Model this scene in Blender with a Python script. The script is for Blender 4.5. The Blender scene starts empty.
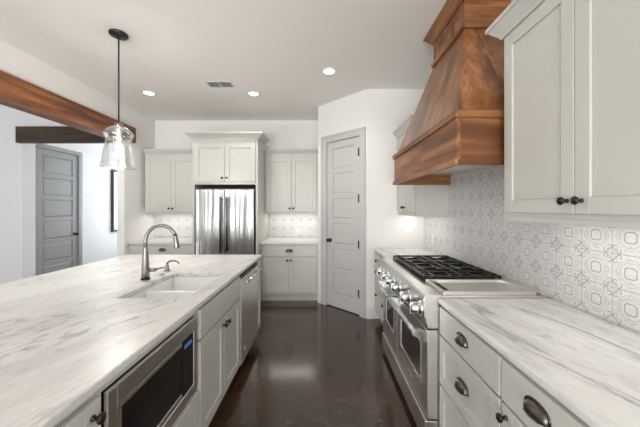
import bpy, bmesh, math, random
from mathutils import Vector, Matrix
PI = math.pi
random.seed(7)
S = bpy.context.scene
COL = S.collection

# ------------------------------------------------------------------ camera
CAMZ = 1.44
cam_d = bpy.data.cameras.new('camera')
cam_d.sensor_width = 36.0
cam_d.lens = 16.0
cam_d.shift_x = -2.0 / 640
cam_d.shift_y = -5.5 / 640
cam_d.clip_start = 0.05
cam = bpy.data.objects.new('camera', cam_d)
cam.location = (0, 0, CAMZ)
cam.rotation_euler = (PI / 2, 0, 0)
COL.objects.link(cam)
S.camera = cam

# ------------------------------------------------------------------ colour management
S.view_settings.view_transform = 'Standard'
S.view_settings.look = 'None'
S.view_settings.gamma = 1.0
S.view_settings.use_curve_mapping = False
S.view_settings.exposure = 0.0

# ------------------------------------------------------------------ world, daylight and fill light
W = bpy.data.worlds.new('daylight')
S.world = W
W.use_nodes = True
W.node_tree.nodes['Background'].inputs[0].default_value = (0.80, 0.88, 1.0, 1)
W.node_tree.nodes['Background'].inputs[1].default_value = .46

def area(name, loc, rot, sx, sy, power, col):
    d = bpy.data.lights.new(name, 'AREA')
    d.shape = 'RECTANGLE'
    d.size, d.size_y = sx, sy
    d.energy, d.color = power, col
    o = bpy.data.objects.new(name, d)
    o.location, o.rotation_euler = loc, rot
    COL.objects.link(o)
    return o

# daylight at rear and dining windows, plus added ceiling fill and hall light
area('rear_window_light', (-1.6, -4.40, 1.75), (PI / 2, 0, 0), 5.0, 1.8, 60, (0.96, 0.98, 1.0))
area('rear_ceiling_fill', (-1.6, -4.36, .50), (PI / 2 + 1.0, 0, 0), 5.0, .9, 400, (1.0, 0.99, 0.975))  # unseen fill added low at the rear, tilted up to brighten the ceiling
area('dining_window_light', (-6.9, 1.6, 1.5), (PI / 2 + .30, 0, -PI / 2), 3.6, 2.0, 31, (0.90, 0.95, 1.0))
area('hall_area_light', (-3.75, 6.9, 1.7), (PI / 2, 0, PI), 1.0, 1.8, 34, (0.9, 0.95, 1.0))  # unseen area light in front of the windowless hall end wall

# ------------------------------------------------------------------ node helpers
class NT:
    def __init__(s, name):
        s.m = bpy.data.materials.new(name)
        s.m.use_nodes = True
        s.t = s.m.node_tree
        s.b = s.t.nodes['Principled BSDF']
    def node(s, typ, **kw):
        n = s.t.nodes.new(typ)
        for k, v in kw.items():
            setattr(n, k, v)
        return n
    def put(s, sock, v):
        if isinstance(v, bpy.types.NodeSocket):
            s.t.links.new(v, sock)
        else:
            sock.default_value = v
    def math(s, op, *a):
        n = s.node('ShaderNodeMath', operation=op)
        for i, v in enumerate(a):
            s.put(n.inputs[i], v)
        return n.outputs[0]
    def coord(s, kind='Object', scale=(1, 1, 1), rot=(0, 0, 0), loc=(0, 0, 0)):
        c = s.node('ShaderNodeTexCoord')
        mp = s.node('ShaderNodeMapping')
        mp.inputs['Scale'].default_value = scale
        mp.inputs['Rotation'].default_value = rot
        mp.inputs['Location'].default_value = loc
        s.t.links.new(c.outputs[kind], mp.inputs[0])
        return mp.outputs[0]
    def noise(s, vec, scale=1.0, detail=4.0, rough=0.55, dist=0.0):
        n = s.node('ShaderNodeTexNoise')
        s.t.links.new(vec, n.inputs['Vector'])
        n.inputs['Scale'].default_value = scale
        n.inputs['Detail'].default_value = detail
        n.inputs['Roughness'].default_value = rough
        n.inputs['Distortion'].default_value = dist
        return n.outputs[0]
    def ramp(s, v, stops):
        n = s.node('ShaderNodeValToRGB')
        e = n.color_ramp.elements
        while len(e) < len(stops):
            e.new(0.5)
        for i, (p, c) in enumerate(stops):
            e[i].position = p
            e[i].color = (c, c, c, 1) if isinstance(c, (int, float)) else (*c, 1)
        s.put(n.inputs[0], v)
        return n.outputs[0]
    def mix(s, f, a, b):
        n = s.node('ShaderNodeMix', data_type='RGBA')
        s.put(n.inputs[0], f)
        s.put(n.inputs[6], (*a, 1) if isinstance(a, tuple) else a)
        s.put(n.inputs[7], (*b, 1) if isinstance(b, tuple) else b)
        return n.outputs[2]
    def smooth(s, v, a, b, lo=0.0, hi=1.0):
        n = s.node('ShaderNodeMapRange', interpolation_type='SMOOTHSTEP')
        s.put(n.inputs[0], v)
        n.inputs[1].default_value, n.inputs[2].default_value = a, b
        n.inputs[3].default_value, n.inputs[4].default_value = lo, hi
        return n.outputs[0]
    def bump(s, h, strength=0.2, dist=0.01):
        n = s.node('ShaderNodeBump')
        n.inputs['Strength'].default_value = strength
        n.inputs['Distance'].default_value = dist
        s.put(n.inputs['Height'], h)
        s.t.links.new(n.outputs[0], s.b.inputs['Normal'])
    def set(s, color=None, rough=None, metal=None, **kw):
        if color is not None:
            s.put(s.b.inputs['Base Color'], (*color, 1) if isinstance(color, tuple) else color)
        if rough is not None:
            s.put(s.b.inputs['Roughness'], rough)
        if metal is not None:
            s.b.inputs['Metallic'].default_value = metal
        for k, v in kw.items():
            s.put(s.b.inputs[k], v)
        return s.m

def paint(name, col, rough, var=0.03, tex=90, bs=0.04):
    n = NT(name)
    v = n.noise(n.coord(), 3.0, 2)
    hi = tuple(min(1, c * (1 + var)) for c in col)
    lo = tuple(c * (1 - var) for c in col)
    n.set(n.mix(v, lo, hi), rough)
    n.bump(n.noise(n.coord(), tex, 2), bs, 0.002)
    return n.m

def plain(name, col, rough, metal=0.0, **kw):
    n = NT(name)
    v = n.noise(n.coord(), 25, 2)
    n.set(n.mix(v, tuple(c * .94 for c in col), tuple(min(1, c * 1.05) for c in col)), rough, metal, **kw)
    return n.m

M = {}
M['wall'] = paint('white_wall_paint', (0.86, 0.85, 0.83), 0.75, 0.015, 140, 0.08)
M['dining_wall'] = paint('daylight_tinted_wall_paint', (0.82, 0.83, 0.835), 0.75, 0.015, 140, 0.08)  # cool tint of the daylight put into the wall colour
M['ceiling'] = paint('ceiling_paint', (0.86, 0.84, 0.80), 0.85, 0.015, 160, 0.08)
M['trim'] = paint('white_trim_paint', (0.78, 0.775, 0.76), 0.4, 0.01)
M['cabinet'] = paint('greige_cabinet_paint', (0.575, 0.57, 0.53), 0.30, 0.012)
M['door_paint'] = paint('greige_door_paint', (0.56, 0.56, 0.54), 0.38, 0.012)
M['grey_door'] = paint('grey_door_paint', (0.325, 0.325, 0.32), 0.4, 0.015)
M['bronze'] = plain('dark_bronze', (0.045, 0.038, 0.034), 0.32, 0.85)
M['pewter'] = plain('aged_pewter_bronze', (0.12, 0.108, 0.095), 0.32, 0.95)
M['black_metal'] = plain('matte_black_metal', (0.018, 0.018, 0.019), 0.5)
M['black'] = plain('black_recess', (0.012, 0.012, 0.014), 0.6)
M['dark_glass'] = plain('black_oven_glass', (0.008, 0.008, 0.009), 0.06)
M['oven_glass'] = plain('brown_oven_glass', (0.030, 0.020, 0.014), 0.08)
M['iron'] = plain('black_cast_iron', (0.018, 0.018, 0.019), 0.30, 0.2)
M['porcelain'] = plain('white_fireclay', (0.90, 0.90, 0.90), 0.12)
M['plastic'] = plain('white_plastic', (0.80, 0.80, 0.78), 0.35)
M['nickel'] = plain('brushed_nickel', (0.33, 0.32, 0.31), 0.33, 1.0)
M['chrome'] = plain('polished_steel', (0.68, 0.70, 0.73), 0.17, 1.0)
M['dark_steel'] = plain('dark_brushed_steel', (0.15, 0.15, 0.15), 0.4, 1.0)
M['mirror'] = plain('mirror_glass', (0.8, 0.82, 0.82), 0.03, 1.0)
M['vent_grey'] = plain('vent_white_metal', (0.62, 0.61, 0.59), 0.5)
M['rod'] = plain('graphite_metal', (0.055, 0.055, 0.055), 0.4, 0.7)

def steel(name, col, rough, scale, bs):
    n = NT(name)
    g = n.noise(n.coord(scale=scale), 1.0, 3)
    n.set(n.mix(g, tuple(c * .97 for c in col), tuple(min(1, c * 1.03) for c in col)), n.smooth(g, .3, .7, rough * .92, rough * 1.1), 1.0)
    n.bump(g, bs, 0.004)
    return n.m
M['steel'] = steel('brushed_stainless', (0.80, 0.78, 0.755), 0.31, (3, 3, 220), 0.006)
M['steel_side'] = steel('grey_stainless_side', (0.50, 0.51, 0.52), 0.36, (3, 3, 160), 0.006)
n = NT('wavy_fridge_stainless')
g = n.noise(n.coord(scale=(11, 1, 0.30)), 1.0, 3, 0.55, 0.3)
tg = n.node('ShaderNodeTangent', direction_type='RADIAL', axis='Z')
n.set((0.44, 0.445, 0.44), 0.27, 1.0, Anisotropic=.7, Tangent=tg.outputs[0])
n.bump(g, 0.8, 0.035)
M['fridge_steel'] = n.m

# wood, grain runs along the given axis
def wood(name, axis, dark, mid, light, rough=0.38, tight=1.0, rustic=0.0):
    n = NT(name)
    sc = {'x': (1.2, 14, 14), 'y': (14, 1.2, 14), 'z': (14, 14, 1.2)}[axis]
    sc = tuple(c * tight for c in sc)
    grain = n.noise(n.coord(scale=sc), 1.0, 6, 0.6, 0.45)
    fine = n.noise(n.coord(scale=tuple(c * 6 for c in sc)), 1.0, 3)
    blot = n.noise(n.coord(scale=tuple(c * .35 for c in sc)), 1.0, 3, 0.6, 0.5)
    c1 = n.ramp(grain, [(0.28, dark), (0.5, mid), (0.72, light)])
    c2 = n.mix(n.smooth(blot, .42, .66), c1, dark)
    c3 = n.mix(n.math('MULTIPLY', n.smooth(fine, .5, .75), .35), c2, tuple(c * .6 for c in dark))
    n.set(c3, rough)
    n.bump(grain, 0.12 + rustic, 0.01 + rustic * .03)
    return n.m
ald = ((0.12, 0.040, 0.012), (0.30, 0.118, 0.040), (0.50, 0.235, 0.095))
M['wood_y'] = wood('stained_alder_lengthwise', 'y', *ald)
M['wood_x'] = wood('stained_alder_crosswise', 'x', *ald)
M['wood_z'] = wood('stained_alder_upright', 'z', *ald, rough=0.28, tight=.8)
M['wood_z2'] = wood('stained_alder_upright_board', 'z', (0.16, 0.058, 0.02), (0.36, 0.15, 0.055), (0.55, 0.27, 0.115), rough=0.28, tight=.65)
M['beam_y'] = wood('rustic_cedar_beam', 'y', (0.11, 0.033, 0.011), (0.30, 0.105, 0.036), (0.50, 0.21, 0.085), 0.5, 1.1, 0.35)
M['beam_x'] = wood('dark_walnut_beam', 'x', (0.022, 0.012, 0.009), (0.05, 0.026, 0.018), (0.09, 0.05, 0.034), 0.5, 1.1, 0.25)

# stained concrete floor
n = NT('stained_concrete_floor')
a = n.noise(n.coord(), 1.3, 6, 0.62, 0.6)
b = n.noise(n.coord(), 9.0, 5, 0.6)
c = n.ramp(a, [(0.3, (0.022, 0.0095, 0.0045)), (0.5, (0.045, 0.021, 0.0105)), (0.7, (0.085, 0.045, 0.025))])
c = n.mix(n.math('MULTIPLY', n.smooth(b, .35, .85), .45), c, (0.095, 0.050, 0.028))
n.set(c, n.smooth(b, .3, .7, .13, .20))
n.b.inputs['Coat Weight'].default_value = 0.35
n.b.inputs['Coat Roughness'].default_value = 0.13
n.bump(n.noise(n.coord(), 2.2, 2), 0.05, 0.02)
M['floor'] = n.m

# marble, veins run along y (depth) with a slight slant
def marble(name, axis, veins, specks, seed, slant):
    n = NT(name)
    tc = n.coord(rot=(0, 0, slant), loc=(seed, seed * .7, 0))
    def st(a, b):
        mp = n.node('ShaderNodeMapping')
        mp.inputs['Scale'].default_value = (a, b, a) if axis == 'y' else (b, a, a)
        n.t.links.new(tc, mp.inputs[0])
        return mp.outputs[0]
    v = n.noise(st(6.0, 0.9), 1.0, 7, 0.62, 0.9)
    ridge = n.math('ABSOLUTE', n.math('SUBTRACT', v, 0.5))
    mask = n.smooth(n.noise(st(3.2, .55), 1.0, 3), .44, .62)
    thin = n.math('MULTIPLY', n.smooth(ridge, 0.0, 0.016, 1.0, 0.0), mask)
    wide = n.math('MULTIPLY', n.smooth(ridge, 0.0, 0.075, 1.0, 0.0), mask)
    area_ = n.smooth(n.noise(st(5.0, 1.2), 1.0, 4, .6, .5), .42, .64)
    speck = n.math('MULTIPLY', n.smooth(n.noise(st(34, 10), 1.0, 5, 0.62, 0.5), .50, .63), area_)
    cloud = n.smooth(n.noise(st(7.0, 1.6), 1.0, 6, .65, .6), .38, .70)
    fine = n.smooth(n.noise(st(90, 22), 1.0, 3, .6), .45, .72)
    col = n.mix(n.math('MULTIPLY', cloud, .75), (0.78, 0.77, 0.75), (0.60, 0.595, 0.58))
    col = n.mix(n.math('MULTIPLY', fine, .22), col, (0.50, 0.495, 0.485))
    col = n.mix(n.math('MULTIPLY', speck, .55 * specks), col, (0.27, 0.265, 0.26))
    col = n.mix(n.math('MULTIPLY', wide, .45 * veins), col, (0.36, 0.36, 0.36))
    col = n.mix(n.math('MULTIPLY', thin, .70 * veins), col, (0.17, 0.17, 0.175))
    n.set(col, 0.33)
    return n.m
M['marble'] = marble('white_marble_streaked', 'y', 0.22, 1.25, 3.1, .33)
M['marble_vein'] = marble('white_marble_veined', 'y', 1.0, .75, 8.7, -.22)
M['quartz'] = marble('white_marble_plain', 'x', 0.15, .3, 5.5, 0)

# patterned encaustic tile, 6 inch
TS = 0.155
def tile(name, axis, u0, z0):
    n = NT(name)
    tc = n.node('ShaderNodeTexCoord')
    sp = n.node('ShaderNodeSeparateXYZ')
    n.t.links.new(tc.outputs['Object'], sp.inputs[0])
    U = n.math('DIVIDE', n.math('SUBTRACT', sp.outputs[0 if axis == 'x' else 1], u0), TS)
    V = n.math('DIVIDE', n.math('SUBTRACT', sp.outputs[2], z0), TS)
    au = n.math('ABSOLUTE', n.math('SUBTRACT', n.math('FRACT', U), .5))
    av = n.math('ABSOLUTE', n.math('SUBTRACT', n.math('FRACT', V), .5))
    def length(x, y):
        return n.math('SQRT', n.math('ADD', n.math('MULTIPLY', x, x), n.math('MULTIPLY', y, y)))
    def off(x, c):
        return n.math('SUBTRACT', x, c)
    def line(sd, w):
        return n.smooth(n.math('ABSOLUTE', sd), w * .6, w * 1.4, 1.0, 0.0)
    mx, mn = n.math('MAXIMUM', au, av), n.math('MINIMUM', au, av)
    # notched square outline in the middle of each tile
    sq = n.math('MAXIMUM', off(mx, .155), n.math('SUBTRACT', .045, length(off(au, .155), off(av, .155))))
    L = line(sq, .011)
    # eight little loops round each corner where four tiles meet
    p, q = n.math('SUBTRACT', .5, au), n.math('SUBTRACT', .5, av)
    s_, t_ = n.math('MAXIMUM', p, q), n.math('MINIMUM', p, q)
    loop = line(off(length(off(s_, .195), off(t_, .085)), .058), .010)
    loop_ = n.math('MULTIPLY', loop, n.smooth(n.math('SUBTRACT', s_, t_), .06, .075))
    L = n.math('MAXIMUM', L, loop_)
    L = n.math('MAXIMUM', L, line(off(length(off(s_, .105), off(t_, .105)), .035), .009))
    # faint ornament between
    F = n.math('MAXIMUM', line(off(length(au, av), .30), .014), line(off(length(off(mx, .33), mn), .075), .012))
    F = n.math('MAXIMUM', F, line(off(length(au, av), .375), .009))
    grout = n.smooth(t_, .007, .016, 1.0, 0.0)
    wear = n.noise(n.coord(), 60, 4, .6)
    base = n.mix(n.smooth(wear, .35, .7), (0.66, 0.655, 0.64), (0.76, 0.755, 0.735))
    col = n.mix(n.math('MULTIPLY', F, .45), base, (0.38, 0.38, 0.38))
    col = n.mix(n.math('MULTIPLY', L, n.smooth(wear, .3, .6, .75, 1.0)), col, (0.19, 0.195, 0.20))
    col = n.mix(n.math('MULTIPLY', grout, .85), col, (0.33, 0.33, 0.33))
    n.set(col, 0.35)
    n.bump(grout, -0.25, 0.002)
    return n.m
M['tile_y'] = tile('patterned_tile_range_wall', 'y', 1.300, 0.923)
M['tile_x'] = tile('patterned_tile_rear_wall', 'x', -0.062, 0.923)

def emit(name, col, st):
    n = NT(name)
    n.set(col, 0.5)
    n.b.inputs['Emission Color'].default_value = (*col, 1)
    n.b.inputs['Emission Strength'].default_value = st
    return n.m
M['lamp'] = emit('lamp_lens', (1.0, 0.97, 0.92), 6.0)
M['bulb'] = emit('bulb_glow', (1.0, 0.95, 0.86), 3.0)
M['led'] = emit('under_cabinet_led', (1.0, 0.96, 0.90), 3.0)
M['display'] = emit('blue_display', (0.05, 0.11, 0.30), 0.5)

n = NT('clear_glass')
n.t.nodes.remove(n.b)
lw = n.node('ShaderNodeLayerWeight')
lw.inputs[0].default_value = 0.28
gl = n.node('ShaderNodeBsdfGlossy')
gl.inputs['Roughness'].default_value = 0.04
gl.inputs['Color'].default_value = (.95, .97, .97, 1)
tr = n.node('ShaderNodeBsdfTransparent')
tr.inputs['Color'].default_value = (.965, .97, .97, 1)
mx = n.node('ShaderNodeMixShader')
n.t.links.new(n.math('ADD', n.math('MULTIPLY', lw.outputs['Facing'], .50), .09), mx.inputs[0])
n.t.links.new(tr.outputs[0], mx.inputs[1])
n.t.links.new(gl.outputs[0], mx.inputs[2])
n.t.links.new(mx.outputs[0], n.t.nodes['Material Output'].inputs[0])
M['glass'] = n.m

# ------------------------------------------------------------------ mesh helpers
class MB:
    """collects shapes and links them as ONE mesh object"""
    def __init__(s):
        s.v, s.f, s.sm, s.mi = [], [], [], []
    def add(s, vs, fs, smooth=False, mi=0):
        k = len(s.v)
        s.v += [tuple(v) for v in vs]
        s.f += [tuple(i + k for i in f) for f in fs]
        s.sm += [smooth] * len(fs)
        s.mi += [mi] * len(fs)
        return s
    def box(s, x0, x1, y0, y1, z0, z1, mi=0):
        x0, x1 = min(x0, x1), max(x0, x1)
        y0, y1 = min(y0, y1), max(y0, y1)
        z0, z1 = min(z0, z1), max(z0, z1)
        vs = [(x, y, z) for z in (z0, z1) for x, y in ((x0, y0), (x1, y0), (x1, y1), (x0, y1))]
        return s.hexa(vs, mi)
    def hexa(s, vs, mi=0):
        return s.add(vs, [(3, 2, 1, 0), (4, 5, 6, 7), (0, 1, 5, 4), (1, 2, 6, 5), (2, 3, 7, 6), (3, 0, 4, 7)], False, mi)
    def prism(s, prof, axis, a, b, mi=0):
        """prof: 2D polygon; axis 'y': prof=(x,z); 'x': prof=(y,z); 'z': prof=(x,y)"""
        def P(u, w, t):
            return {'y': (u, t, w), 'x': (t, u, w), 'z': (u, w, t)}[axis]
        m = len(prof)
        vs = [P(u, w, a) for u, w in prof] + [P(u, w, b) for u, w in prof]
        fs = [tuple(range(m))[::-1], tuple(range(m, 2 * m))] + [(i, (i + 1) % m, (i + 1) % m + m, i + m) for i in range(m)]
        return s.add(vs, fs, False, mi)
    def lathe(s, prof, c=(0, 0, 0), axis='z', seg=24, caps=True, mi=0):
        """prof: (radius, height) along the axis ('z','x','y','-x','-y')"""
        def P(r, t, h):
            a, b = r * math.cos(t), r * math.sin(t)
            q = {'z': (a, b, h), '-z': (a, -b, -h), 'x': (h, a, b), '-x': (-h, b, a), 'y': (b, h, a), '-y': (a, -h, b)}[axis]
            return (q[0] + c[0], q[1] + c[1], q[2] + c[2])
        vs, fs = [], []
        for r, h in prof:
            vs += [P(r, 2 * PI * i / seg, h) for i in range(seg)]
        for k in range(len(prof) - 1):
            for i in range(seg):
                j = (i + 1) % seg
                fs.append((k * seg + i, k * seg + j, (k + 1) * seg + j, (k + 1) * seg + i))
        s.add(vs, fs, True, mi)
        if caps:
            k0 = len(s.v) - len(vs)
            s.f += [tuple(k0 + i for i in range(seg))[::-1], tuple(k0 + (len(prof) - 1) * seg + i for i in range(seg))]
            s.sm += [False, False]
            s.mi += [mi, mi]
        return s
    def tube(s, pts, rad, seg=12, mi=0):
        pts = [Vector(p) for p in pts]
        rad = rad if isinstance(rad, (list, tuple)) else [rad] * len(pts)
        vs, fs = [], []
        up = None
        for i, p in enumerate(pts):
            t = (pts[min(i + 1, len(pts) - 1)] - pts[max(i - 1, 0)]).normalized()
            if up is None:
                up = Vector((0, 0, 1)) if abs(t.z) < .9 else Vector((1, 0, 0))
            a = t.cross(up).normalized()
            up = a.cross(t).normalized()
            vs += [p + (a * math.cos(2 * PI * k / seg) + up * math.sin(2 * PI * k / seg)) * rad[i] for k in range(seg)]
        for k in range(len(pts) - 1):
            for i in range(seg):
                j = (i + 1) % seg
                fs.append((k * seg + i, k * seg + j, (k + 1) * seg + j, (k + 1) * seg + i))
        fs2 = [tuple(range(seg))[::-1], tuple((len(pts) - 1) * seg + i for i in range(seg))]
        k0 = len(s.v)
        s.add(vs, fs, True, mi)
        s.f += [tuple(i + k0 for i in f) for f in fs2]
        s.sm += [False, False]
        s.mi += [mi, mi]
        return s
    def slab(s, xs, ys, z0, z1, holes=()):
        """flat slab on a grid of lines, with some cells left open"""
        nx, ny = len(xs), len(ys)
        vid = lambda i, j, k: (k * ny + j) * nx + i
        vs = [(x, y, z) for z in (z0, z1) for y in ys for x in xs]
        solid = lambda i, j: 0 <= i < nx - 1 and 0 <= j < ny - 1 and (i, j) not in holes
        fs = []
        for i in range(nx - 1):
            for j in range(ny - 1):
                if not solid(i, j):
                    continue
                fs.append((vid(i, j, 1), vid(i + 1, j, 1), vid(i + 1, j + 1, 1), vid(i, j + 1, 1)))
                fs.append((vid(i, j, 0), vid(i, j + 1, 0), vid(i + 1, j + 1, 0), vid(i + 1, j, 0)))
                for (di, dj, a, b) in ((0, -1, (i, j), (i + 1, j)), (1, 0, (i + 1, j), (i + 1, j + 1)), (0, 1, (i + 1, j + 1), (i, j + 1)), (-1, 0, (i, j + 1), (i, j))):
                    if not solid(i + di, j + dj):
                        fs.append((vid(*a, 0), vid(*b, 0), vid(*b, 1), vid(*a, 1)))
        return s.add(vs, fs)
    def build(s, name, mat, parent=None, origin=(0, 0, 0), bevel=0.0, seg=2, solid=0.0):
        me = bpy.data.meshes.new(name)
        me.from_pydata([(v[0] - origin[0], v[1] - origin[1], v[2] - origin[2]) for v in s.v], [], s.f)
        for p, q, k in zip(me.polygons, s.sm, s.mi):
            p.use_smooth = q
            p.material_index = k
        for m in (mat if isinstance(mat, (list, tuple)) else [mat]):
            me.materials.append(m)
        bm = bmesh.new()
        bm.from_mesh(me)
        bmesh.ops.recalc_face_normals(bm, faces=bm.faces)
        bm.to_mesh(me)
        bm.free()
        o = bpy.data.objects.new(name, me)
        COL.objects.link(o)
        if parent is not None:
            o.parent = parent
        else:
            o.location = origin
        if solid:
            md = o.modifiers.new('solid', 'SOLIDIFY')
            md.thickness = solid
            md.offset = 0
        if bevel:
            md = o.modifiers.new('bevel', 'BEVEL')
            md.width, md.segments, md.limit_method, md.angle_limit = bevel, seg, 'ANGLE', math.radians(40)
            md.harden_normals = False
        return o

def tag(o, label=None, cat=None, group=None, kind=None):
    for k, v in (('label', label), ('category', cat), ('group', group), ('kind', kind)):
        if v:
            o[k] = v
    return o

def thing(name, label, cat, loc=(0, 0, 0), rz=0.0, group=None):
    o = bpy.data.objects.new(name, None)
    o.empty_display_size = 0.1
    COL.objects.link(o)
    o.location, o.rotation_euler = loc, (0, 0, rz)
    return tag(o, label, cat, group)

def copy_tree(o, parent=None):
    c = o.copy()
    COL.objects.link(c)
    if parent is not None:
        c.parent = parent
    for ch in list(o.children):
        copy_tree(ch, c)
    return c

def structure(o, label=None):
    return tag(o, label, None, None, 'structure')

# ------------------------------------------------------------------ the room shell
CEIL = 2.99
XR, XL = 1.335, -2.96           # kitchen side walls
YB = 5.04                       # kitchen rear wall
A, B = (-0.061, 4.35), (0.586, 3.703)   # pantry corner wall ends

structure(MB().box(-7.2, 1.6, -4.8, 8.2, -0.12, 0).build('floor', M['floor']))
structure(MB().box(-7.2, 1.6, -4.8, 8.2, CEIL, CEIL + .12).build('ceiling', M['ceiling']))
structure(MB().box(XR, XR + .12, -4.8, 3.703, 0, CEIL).build('wall_right', M['wall']))
structure(MB().box(XL, A[0], YB, YB + .12, 0, CEIL).build('wall_back', M['wall']))
# the closet that juts into the room: side, angled front with its doorway, and the return beside the range
dx, dy = B[0] - A[0], B[1] - A[1]
LEN = math.hypot(dx, dy)
ux, uy = dx / LEN, dy / LEN
wx, wy = -uy, ux                # points away from the camera
if wy < 0:
    wx, wy = -wx, -wy
def diag(t, d, z):
    return (A[0] + ux * t + wx * d, A[1] + uy * t + wy * d, z)
def dbox(mb, t0, t1, d0, d1, z0, z1):
    vs = [diag(t, d, z) for z in (z0, z1) for t, d in ((t0, d0), (t1, d0), (t1, d1), (t0, d1))]
    return mb.hexa(vs)
DT0, DT1, DTOP = 0.186, 0.795, 2.40      # doorway along the angled wall
mb = MB()
mb.prism([A, (A[0], YB + .12), (A[0] + .11, YB + .12), (A[0] + .11, A[1] + .045), diag(.06, .11, 0)[:2], diag(DT0 - .015, .11, 0)[:2], diag(DT0 - .015, 0, 0)[:2]], 'z', 0, CEIL)
structure(mb.build('wall_closet_side', M['wall']))
mb = MB()
mb.prism([diag(DT1 + .015, 0, 0)[:2], diag(DT1 + .015, .11, 0)[:2], diag(LEN - .045, .11, 0)[:2], (B[0] + .05, B[1] + .11), (XR + .12, B[1] + .11), (XR + .12, B[1]), B], 'z', 0, CEIL)
structure(mb.build('wall_closet_return', M['wall']))
structure(dbox(MB(), DT0 - .015, DT1 + .015, 0, .11, DTOP + .015, CEIL).build('wall_closet_front', M['wall']))
structure(MB().box(A[0] + .115, XR + .12, YB + .02, YB + .12, 0, CEIL).build('wall_closet_rear', M['wall']))

# left wall of the kitchen: a stub beyond the wide opening, the header over the beam, a stub near the camera
structure(MB().box(XL - .11, XL, 4.262, YB + .12, 0, CEIL).build('wall_left', M['wall']))
structure(MB().box(XL - .11, XL, -1.0, 4.262, 2.684, CEIL).build('wall_left_header', M['wall']))
structure(MB().box(XL - .11, XL, -4.8, -1.0, 0, CEIL).build('wall_left_near', M['wall']))
# dining room and hall to the left
structure(MB().box(-7.2, -4.49, 4.262, 4.372, 0, CEIL).build('wall_dining_back', M['dining_wall']))
structure(MB().box(-4.49, XL - .11, 4.262, 4.372, 2.60, CEIL).build('wall_hall_header', M['dining_wall']))
HD0, HD1 = 4.48, 5.24           # grey door in the hall
mb = MB()
mb.box(-4.60, -4.49, 4.372, HD0 - .02, 0, CEIL)
mb.box(-4.60, -4.49, HD0 - .02, HD1 + .02, 2.42, CEIL)
mb.box(-4.60, -4.49, HD1 + .02, 7.0, 0, CEIL)
structure(mb.build('wall_hall_left', M['dining_wall']))
structure(MB().box(-4.60, XL, 7.0, 7.12, 0, CEIL).build('wall_hall_end', M['dining_wall']))
structure(MB().box(XL - .11, XL, YB + .125, 7.0, 0, CEIL).build('wall_hall_right', M['dining_wall']))
# walls behind the camera with window openings
mb = MB()
mb.box(-7.2, -4.15, -4.55, -4.43, 0, CEIL).box(.95, XR, -4.55, -4.43, 0, CEIL)
mb.box(-4.15, .95, -4.55, -4.43, 0, .05).box(-4.15, .95, -4.55, -4.43, 2.68, CEIL)  # rear sill set low to fit the added ceiling fill
structure(mb.build('wall_rear', M['wall']))
mb = MB()
for x in (-4.15, -2.47, -.78, .90):
    mb.box(x, x + .05, -4.53, -4.45, .05, 2.68)
mb.box(-4.15, .95, -4.53, -4.45, .05, .10).box(-4.15, .95, -4.53, -4.45, 2.63, 2.68)
structure(mb.build('window_1', M['trim']))
mb = MB()
mb.box(-7.12, -7.0, -4.55, -.25, 0, CEIL).box(-7.12, -7.0, 3.45, 4.262, 0, CEIL)
mb.box(-7.12, -7.0, -.25, 3.45, 0, .45).box(-7.12, -7.0, -.25, 3.45, 2.55, CEIL)
structure(mb.build('wall_dining_left', M['dining_wall']))
mb = MB()
for y in (-.25, .97, 2.19, 3.40):
    mb.box(-7.10, -7.02, y, y + .05, .45, 2.55)
mb.box(-7.10, -7.02, -.25, 3.45, .45, .5).box(-7.10, -7.02, -.25, 3.45, 2.5, 2.55)
structure(mb.build('window_2', M['trim']))

# baseboards
def board(name, fn, mat='trim'):
    return structure(fn(MB()).build(name, M[mat], bevel=.004))
board('baseboard_closet_left', lambda m: dbox(m, 0.004, DT0 - .115, -.016, -.001, 0, .135))
def _bb(m):
    dbox(m, DT1 + .115, LEN + .006, -.016, -.001, 0, .135)
    return m.box(B[0] + .003, .672, B[1] - .016, B[1] - .001, 0, .135)
board('baseboard_closet_right', _bb)
board('baseboard_left', lambda m: m.box(XL + .001, XL + .016, 4.262, 4.325, 0, .135))
board('baseboard_dining', lambda m: m.box(-6.98, -4.49, 4.246, 4.261, 0, .135))
board('baseboard_hall', lambda m: m.box(-4.489, -4.474, HD1 + .13, 6.98, 0, .135))

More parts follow.
